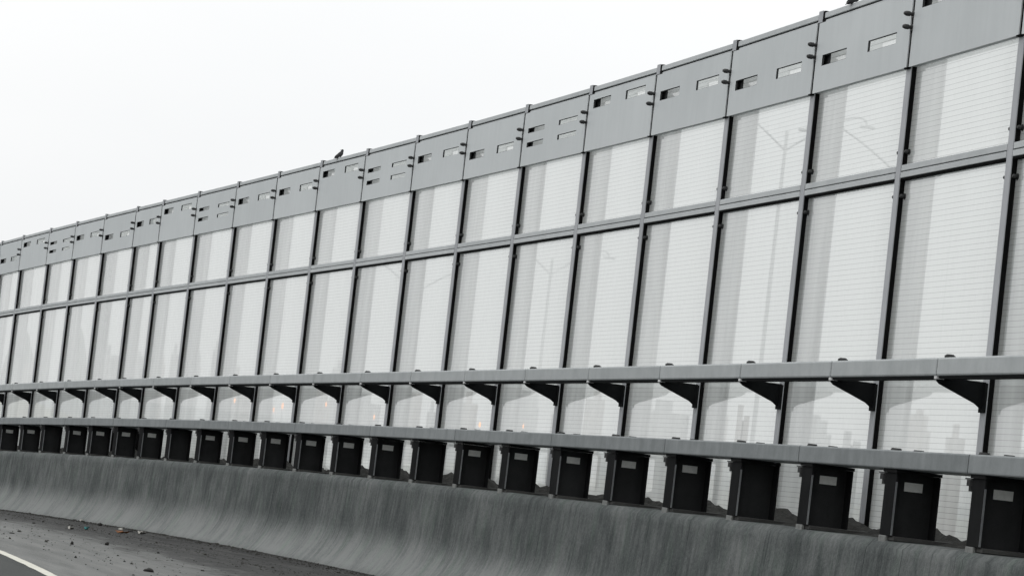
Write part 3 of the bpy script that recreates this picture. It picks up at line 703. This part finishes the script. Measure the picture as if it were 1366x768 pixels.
# ------------------------------------------------------------------ BIRDS on the top rail
def bird(s, sc, yaw, label, head_turn):
    root_z = ZT+.0
    p = P(s, -.03, ZT-.030)
    mat = Matrix.Translation(p) @ Matrix.Rotation(heading(s)+yaw, 4, 'Z') @ Matrix.Scale(sc, 4)
    bm = bmesh.new()
    # body: rings along a spine from tail tip to crown (x forward, z up), one continuous skin
    spine = [(-.90, -.14, .10, .03), (-.72, .02, .13, .06), (-.50, .20, .20, .15), (-.26, .40, .30, .28), (.00, .60, .37, .36), (.18, .84, .34, .33), (.26, 1.05, .235, .23), (.29, 1.19, .20, .20), (.31, 1.32, .205, .20), (.31, 1.43, .15, .12), (.31, 1.47, .03, .02)]
    rings = []; n = 14
    for i, (x, z, ry, rz) in enumerate(spine):
        a = spine[max(0, i-1)]; b = spine[min(len(spine)-1, i+1)]
        t = Vector((b[0]-a[0], 0, b[1]-a[1])).normalized(); u = Vector((-t.z, 0, t.x))
        rings.append([bm.verts.new(Vector((x, 0, z)) + Vector((0, 1, 0))*ry*math.cos(2*math.pi*k/n) + u*rz*math.sin(2*math.pi*k/n)) for k in range(n)])
    for a, b in zip(rings[:-1], rings[1:]):
        for k in range(n): bm.faces.new((a[k], a[(k+1) % n], b[(k+1) % n], b[k]))
    bm.faces.new(rings[0]); bm.faces.new(rings[-1])
    bmesh.ops.recalc_face_normals(bm, faces=bm.faces[:])
    for sy in (-1, 1):                         # folded wings lie along the back, legs reach the rail
        r = bmesh.ops.create_uvsphere(bm, u_segments=12, v_segments=8, radius=1., matrix=Matrix.Translation((-.24, sy*.27, .42)) @ Matrix.Rotation(-.72, 4, 'Y') @ Matrix.Diagonal((.66, .11, .26, 1)))
        cyl(bm, (.12, sy*.12, .4), (.1, sy*.13, .03), .08, .03, 8)
        for k in (-.35, 0, .35): cyl(bm, (.1, sy*.13, .03), (.1+.2*math.cos(k), sy*.13+.2*math.sin(k), .02), .025, .015, 6)
    o = obj('bird', bm, M['feather'], None, mat, True)
    tag(o, label, 'bird', 'dark birds perched on the barrier top')
    bm = bmesh.new(); cyl(bm, (0, 0, 0), (.26, 0, -.04), .055, .008, 8)
    obj('beak', bm, M['beak'], o, mat @ Matrix.Translation((.31, 0, 1.32)) @ Matrix.Rotation(head_turn, 4, 'Z') @ Matrix.Translation((.15, 0, 0)))
    return o
bird(21.545, .094, -1.57, 'small black bird standing clear against the sky on the top rail, left of centre', 2.6)
bird(3.751, .094, -1.57, 'black bird cut off by the upper edge of the picture, perched on the top rail', .3)

# ------------------------------------------------------------------ BEYOND THE WALL: water, far shore, towers, lamps
bm = bmesh.new(); 
vs = [bm.verts.new((9000*math.cos(a*math.pi/24), 9000*math.sin(a*math.pi/24), -9.)) for a in range(48)]
bm.faces.new(vs); wt = obj('water', bm, M['water']); wt['kind'] = 'structure'
def ray(u, v):
    d = CAMR.transposed() @ Vector(((u-683)/4000, 1, -(v-384)/4000)); return d/math.hypot(d.x, d.y)
bm = bmesh.new()                              # far shore strip
pv = None
for i in range(60):
    a = R(60+i*.9*1.2); r0 = 640+20*math.sin(i*.9)
    v = [bm.verts.new((r0*math.cos(a), r0*math.sin(a), -9.2)), bm.verts.new((r0*math.cos(a)+0, r0*math.sin(a), -6.5)), bm.verts.new((1500*math.cos(a), 1500*math.sin(a), -6.3))]
    if pv: bm.faces.new((pv[0], v[0], v[1], pv[1])); bm.faces.new((pv[1], v[1], v[2], pv[2]))
    pv = v
bmesh.ops.recalc_face_normals(bm, faces=bm.faces[:])
sh = obj('far_shore', bm, M['land']); sh['kind'] = 'structure'
def tower(u0, u1, v, D, mat, label, style):
    """a block between two sight lines at distance D (real size), its roof at the height seen at v"""
    a, b = ray(u0, v), ray(u1, v); c = (a+b)/2
    W_ = (a-b).length*D; top = c.z/math.hypot(c.x, c.y)*D + GZ; base = -6.6
    h = top-base; yaw = math.atan2(c.y, c.x)-math.pi/2
    bm = bmesh.new(); dp = max(W_*.8, 14)
    if style == 'slab': box(bm, -W_/2, W_/2, 0, dp, 0, h-3); box(bm, -W_*.2, W_*.15, dp*.3, dp*.7, h-2.995, h)
    elif style == 'stepped': box(bm, -W_/2, W_/2, 0, dp, 0, h*.82); box(bm, -W_*.36, W_*.36, 2, dp-2, h*.82+.01, h*.95); box(bm, -W_*.15, W_*.15, dp*.35, dp*.65, h*.95+.01, h)
    elif style == 'twin':
        box(bm, -W_/2, -W_*.06, 0, dp, 0, h); box(bm, W_*.06, W_/2, 3, dp, 0, h*.9); box(bm, -W_*.059, W_*.059, 4, dp-4, 0, h*.85)
    elif style == 'podium': box(bm, -W_/2, W_/2, -4, dp+4, 0, h*.35); box(bm, -W_*.4, W_*.4, 0, dp, h*.35+.01, h-2.5); box(bm, -W_*.1, W_*.25, dp*.3, dp*.6, h-2.49, h)
    o = obj('tower_block', bm, M[mat], None, Matrix.Translation((c.x*D, c.y*D, base)) @ Matrix.Rotation(yaw, 4, 'Z'))
    return tag(o, label, 'tower block', 'hazy tower blocks across the water')
TW = [(127, 161, 459, 900, 'tower_a', 'broad pale slab block with a flat roof seen low through the fifth-last pane', 'slab'),
 (168.5, 174, 448, 1000, 'tower_b', 'slender tall pale tower seen through the narrowest pane of the wall', 'slab'),
 (175, 196, 468, 820, 'tower_a', 'low stepped pale block right of the slender tower', 'stepped'),
 (207, 224, 474, 850, 'tower_b', 'squat pale buff block left of the square tower', 'podium'),
 (230, 241, 459, 900, 'tower_a', 'square pale tower standing against a post in the left part of the wall', 'slab'),
 (249, 260, 477, 820, 'tower_b', 'short pale twin block left of the stepped tower', 'twin'),
 (261, 271, 467, 860, 'tower_a', 'pale narrow tower with a stepped crown between short twin block and tall corner tower', 'stepped'),
 (286, 296, 454, 950, 'tower_a', 'tall pale tower beside a post, right of the stepped crown tower', 'slab'),
 (305, 340, 489, 1050, 'tower_b', 'long low pale block just above the upper guard rail', 'twin'),
 (444, 461, 480, 900, 'tower_a', 'small square pale block just above the guard rail below the perched bird', 'podium'),
 (615, 640, 522, 760, 'tower_b', 'pale block framed between the two rails left of centre', 'slab'),
 (683, 722, 520, 760, 'tower_a', 'wide pale block framed between the two rails at the centre', 'stepped'),
 (780, 812, 520, 800, 'tower_b', 'pale buff podium block framed between the two rails right of centre', 'podium'),
 (855, 922, 533, 720, 'tower_a', 'widest pale slab framed between the two rails', 'slab'),
 (985, 1002, 540, 760, 'tower_b', 'pale twin block framed between the rails in the fourth pane from the right', 'twin'),
 (1065, 1112, 552, 700, 'tower_a', 'pale set-back block framed between the rails, third pane from the right', 'stepped'),
 (1264, 1290, 565, 640, 'tower_b', 'pale flat-roofed block framed between the rails, second pane from the right', 'slab'),
 (30, 62, 476, 1000, 'tower_b', 'low pale block rising behind the left end of the guard rail', 'podium'),
 (345, 366, 530, 800, 'tower_a', 'pale block behind the amber lamp pair between the rails', 'twin'),
 (401, 445, 516, 900, 'tower_b', 'broad stepped block between the rails below the perched bird', 'stepped'),
 (470, 510, 524, 900, 'tower_a', 'broad flat block between the rails, left of the picture centre', 'slab'),
 (530, 566, 512, 950, 'tower_b', 'tall twin block between the rails, left of the picture centre', 'twin'),
 (572, 584, 534, 800, 'tower_a', 'slim low block between the rails, left of the picture centre', 'slab'),
 (735, 760, 540, 800, 'tower_a', 'short podium block between the rails just right of the picture centre', 'podium'),
 (940, 975, 528, 900, 'tower_b', 'pale stepped block between the rails, fifth pane from the right', 'stepped'),
 (1126, 1150, 575, 700, 'tower_a', 'short twin block between the rails, third pane from the right', 'twin'),
 (1210, 1245, 545, 760, 'tower_b', 'pale stepped block left of the flat-roofed one, second pane from the right', 'stepped'),
 (1338, 1372, 582, 640, 'tower_a', 'pale block at the right edge of the picture between the rails', 'podium')]
for t in TW: tower(*t)
def hill(u0, u1, v, D, label, seed):
    a, b = ray(u0, v), ray(u1, v); c = (a+b)/2; W_ = (a-b).length*D; top = c.z*D + GZ + 7
    bm = bmesh.new(); bmesh.ops.create_icosphere(bm, subdivisions=5, radius=1.)
    for v_ in bm.verts:
        n = 1 + .10*noise.noise(v_.co*2.3+Vector((seed, 0, 0))) + .05*noise.noise(v_.co*7+Vector((0, seed, 0)))
        zz = max(v_.co.z, 0)**.8
        v_.co = Vector((v_.co.x*n*W_*.62, v_.co.y*n*W_*.6, zz*n*top))
    o = obj('hill', bm, M['hill'], None, Matrix.Translation((c.x*D, c.y*D, -6.6)) @ Matrix.Rotation(math.atan2(c.y, c.x)-math.pi/2, 4, 'Z'), True)
    o['kind'] = 'structure'
hill(12, 48, 444, 1150, '', 1.); hill(86, 120, 444, 1150, '', 5.)
# causeway with lit amber lamps
bm = bmesh.new()
A0, A1 = ray(300, 545), ray(560, 570)
p0, p1 = A0*250, A1*250; dr = (p1-p0); dr.z = 0; dr.normalize(); nr = Vector((-dr.y, dr.x, 0))
q0, q1 = p0-dr*60, p1+dr*60
for_ = [(q0-nr*4, q1-nr*4, q1+nr*8, q0+nr*8)]
for quad in for_:
    b_ = [bm.verts.new((p.x, p.y, -9.3)) for p in quad]; t_ = [bm.verts.new((p.x, p.y, -8.0)) for p in quad]
    bm.faces.new(b_[::-1]); bm.faces.new(t_)
    for i in range(4): bm.faces.new((b_[i], b_[(i+1) % 4], t_[(i+1) % 4], t_[i]))
bmesh.ops.recalc_face_normals(bm, faces=bm.faces[:])
cw = obj('causeway', bm, M['land']); cw['kind'] = 'structure'
AMB = [(313, 534, 1.3, 'leftmost lit amber lamp, alone in its pane between the rails'), (365, 546, 1.3, 'lit amber lamp low between the rails, left one of the close pair'), (377, 541, 1.7, 'brightest lit amber lamp between the rails, right one of the close pair'), (435, 539, 1.3, 'faint amber lamp between the rails just below the perched bird'), (499, 556, 1.4, 'faint amber lamp almost touching the lower rail, third from the right'), (640, 566, 1.5, 'rightmost but one amber lamp, just above the lower rail'), (698, 568, 1.2, 'rightmost amber lamp, faint, just above the lower rail')]
for u, v, b, label in AMB:
    r = ray(u, v)
    # stand on the causeway line where the sight line meets it
    D = 250.; x, y = r.x*D, r.y*D; zt = r.z*D + GZ
    e = empty('street_lamp', (x, y, -8.), label, 'street lamp', 'lit amber lamps beyond the wall')
    bm = bmesh.new(); cyl(bm, (0, 0, 0), (0, 0, zt+8-.35), .05, .03, 8); cyl(bm, (0, 0, 0), (0, 0, .5), .12, .12, 8)
    obj('pole', bm, M['galv'], e, Matrix.Translation((x, y, -8.)))
    bm = bmesh.new(); bmesh.ops.create_uvsphere(bm, u_segments=12, v_segments=8, radius=1., matrix=Matrix.Diagonal((.055*b, .055*b, .13*b+.03, 1)))
    obj('lamp_head', bm, M['amber'], e, Matrix.Translation((x, y, zt)))
# tall double-arm lamp columns beyond the wall, seen faintly through the acrylic
def column(u, v_top, D, arm, label, yaw):
    r = ray(u, v_top); x, y, zt = r.x*D, r.y*D, r.z*D + GZ
    e = empty('lamp_column', (x, y, -9.), label, 'lamp column', 'double-arm lamp columns beyond the wall')
    mt = Matrix.Translation((x, y, -9.)) @ Matrix.Rotation(yaw, 4, 'Z'); h = zt+9
    bm = bmesh.new(); cyl(bm, (0, 0, 0), (0, 0, h), .072, .035, 10)
    obj('pole', bm, M['galv'], e, mt)
    for sx in (-1, 1):
        pts = [Vector((sx*arm*math.sin(t*math.pi/2*.95)*1., 0, h-.4 + arm*.52*(math.sin(t*2.2)) )) for t in [i/10 for i in range(11)]]
        bm = bmesh.new(); tube(bm, pts, .024, 8); obj('arm', bm, M['galv'], e, mt)
        bm = bmesh.new(); box(bm, pts[-1].x-.15, pts[-1].x+.15, -.06, .06, pts[-1].z-.04, pts[-1].z+.025, .015)
        obj('lantern', bm, M['galv'], e, mt)
column(1050, 175, 62, 1.7, 'lamp column with two arms behind the upper sheet, second from the right', .15)
column(1223, 226, 58, 2.2, 'rightmost lamp column with two spread arms behind the upper acrylic sheet', -.05)
column(737, 345, 75, 1.5, 'lamp column with a bent arm behind the lower sheets near the centre', .3)
column(556, 372, 85, 1.5, 'lamp column farthest left behind the lower sheets', .2)

# ------------------------------------------------------------------ CAMERA, SKY, SUN
cam = bpy.data.cameras.new('camera'); co = bpy.data.objects.new('camera', cam); COL.objects.link(co)
cam.sensor_fit = 'HORIZONTAL'; cam.sensor_width = 36.; cam.lens = 36*4000/1366; cam.clip_start = .1; cam.clip_end = 30000
r0, r1, r2 = CAMR[0], CAMR[1], CAMR[2]
co.matrix_world = Matrix(((r0[0], r2[0], -r1[0], 0), (r0[1], r2[1], -r1[1], 0), (r0[2], r2[2], -r1[2], GZ), (0, 0, 0, 1)))
scene.camera = co

SUN_EL, SUN_AZ = R(58), R(150)                # azimuth measured from +Y towards +X
w = bpy.data.worlds.new('World'); scene.world = w; w.use_nodes = True
nt = w.node_tree; nt.nodes.clear(); ln = nt.links
sky = N(nt, 'ShaderNodeTexSky'); sky.sky_type = 'NISHITA'; sky.sun_disc = False; sky.sun_elevation = SUN_EL; sky.sun_rotation = SUN_AZ; sky.dust_density = 4.; sky.air_density = 1.
bw = N(nt, 'ShaderNodeRGBToBW'); ln.new(sky.outputs[0], bw.inputs[0])
tc = N(nt, 'ShaderNodeTexCoord')
mp = N(nt, 'ShaderNodeMapping', inp={'Scale': (1, 1, 2.4)}); ln.new(tc.outputs['Generated'], mp.inputs['Vector'])
cl = N(nt, 'ShaderNodeTexNoise', inp={'Scale': 2.6, 'Detail': 6, 'Roughness': .5}); ln.new(mp.outputs[0], cl.inputs['Vector'])
cr = ramp(nt, [(.3, (9.05, 9.2, 9.3, 1)), (.7, (9.75, 9.8, 9.82, 1))]); ln.new(cl.outputs[0], cr.inputs[0])
mx = N(nt, 'ShaderNodeMix', data_type='RGBA', inp={0: .94}); ln.new(bw.outputs[0], mx.inputs[6]); 
sx = N(nt, 'ShaderNodeSeparateXYZ'); ln.new(tc.outputs['Generated'], sx.inputs[0])
up = N(nt, 'ShaderNodeMath', operation='MAXIMUM', inp={1: 0.}); ln.new(sx.outputs[2], up.inputs[0])
pw = N(nt, 'ShaderNodeMath', operation='POWER', inp={1: 1.25}); ln.new(up.outputs[0], pw.inputs[0])
ga = N(nt, 'ShaderNodeMath', operation='MULTIPLY_ADD', inp={1: 1.25, 2: 1.}); ln.new(pw.outputs[0], ga.inputs[0])     # an overcast sky is brightest overhead
vm = N(nt, 'ShaderNodeVectorMath', operation='SCALE'); ln.new(cr.outputs[0], vm.inputs[0]); ln.new(ga.outputs[0], vm.inputs['Scale'])
ln.new(vm.outputs[0], mx.inputs[7])
bg = N(nt, 'ShaderNodeBackground', inp={'Strength': .1}); ln.new(mx.outputs[2], bg.inputs['Color'])
wo = N(nt, 'ShaderNodeOutputWorld'); ln.new(bg.outputs[0], wo.inputs[0])
sl_ = bpy.data.lights.new('sun', 'SUN'); sl_.energy = .5; sl_.angle = R(30); sl_.color = (1., .97, .93)
so = bpy.data.objects.new('sun', sl_); COL.objects.link(so)
sd = Vector((math.sin(SUN_AZ)*math.cos(SUN_EL), math.cos(SUN_AZ)*math.cos(SUN_EL), math.sin(SUN_EL)))
so.rotation_euler = (-sd).to_track_quat('-Z', 'Y').to_euler(); so.location = (0, 0, 50)

scene.render.engine = 'CYCLES'
cy = scene.cycles
cy.max_bounces = 10; cy.transparent_max_bounces = 24; cy.glossy_bounces = 5; cy.diffuse_bounces = 3; cy.caustics_reflective = False; cy.caustics_refractive = False
vs_ = scene.view_settings
vs_.view_transform = 'Standard'; vs_.look = 'None'; vs_.exposure = 0.; vs_.gamma = 1.; vs_.use_curve_mapping = False
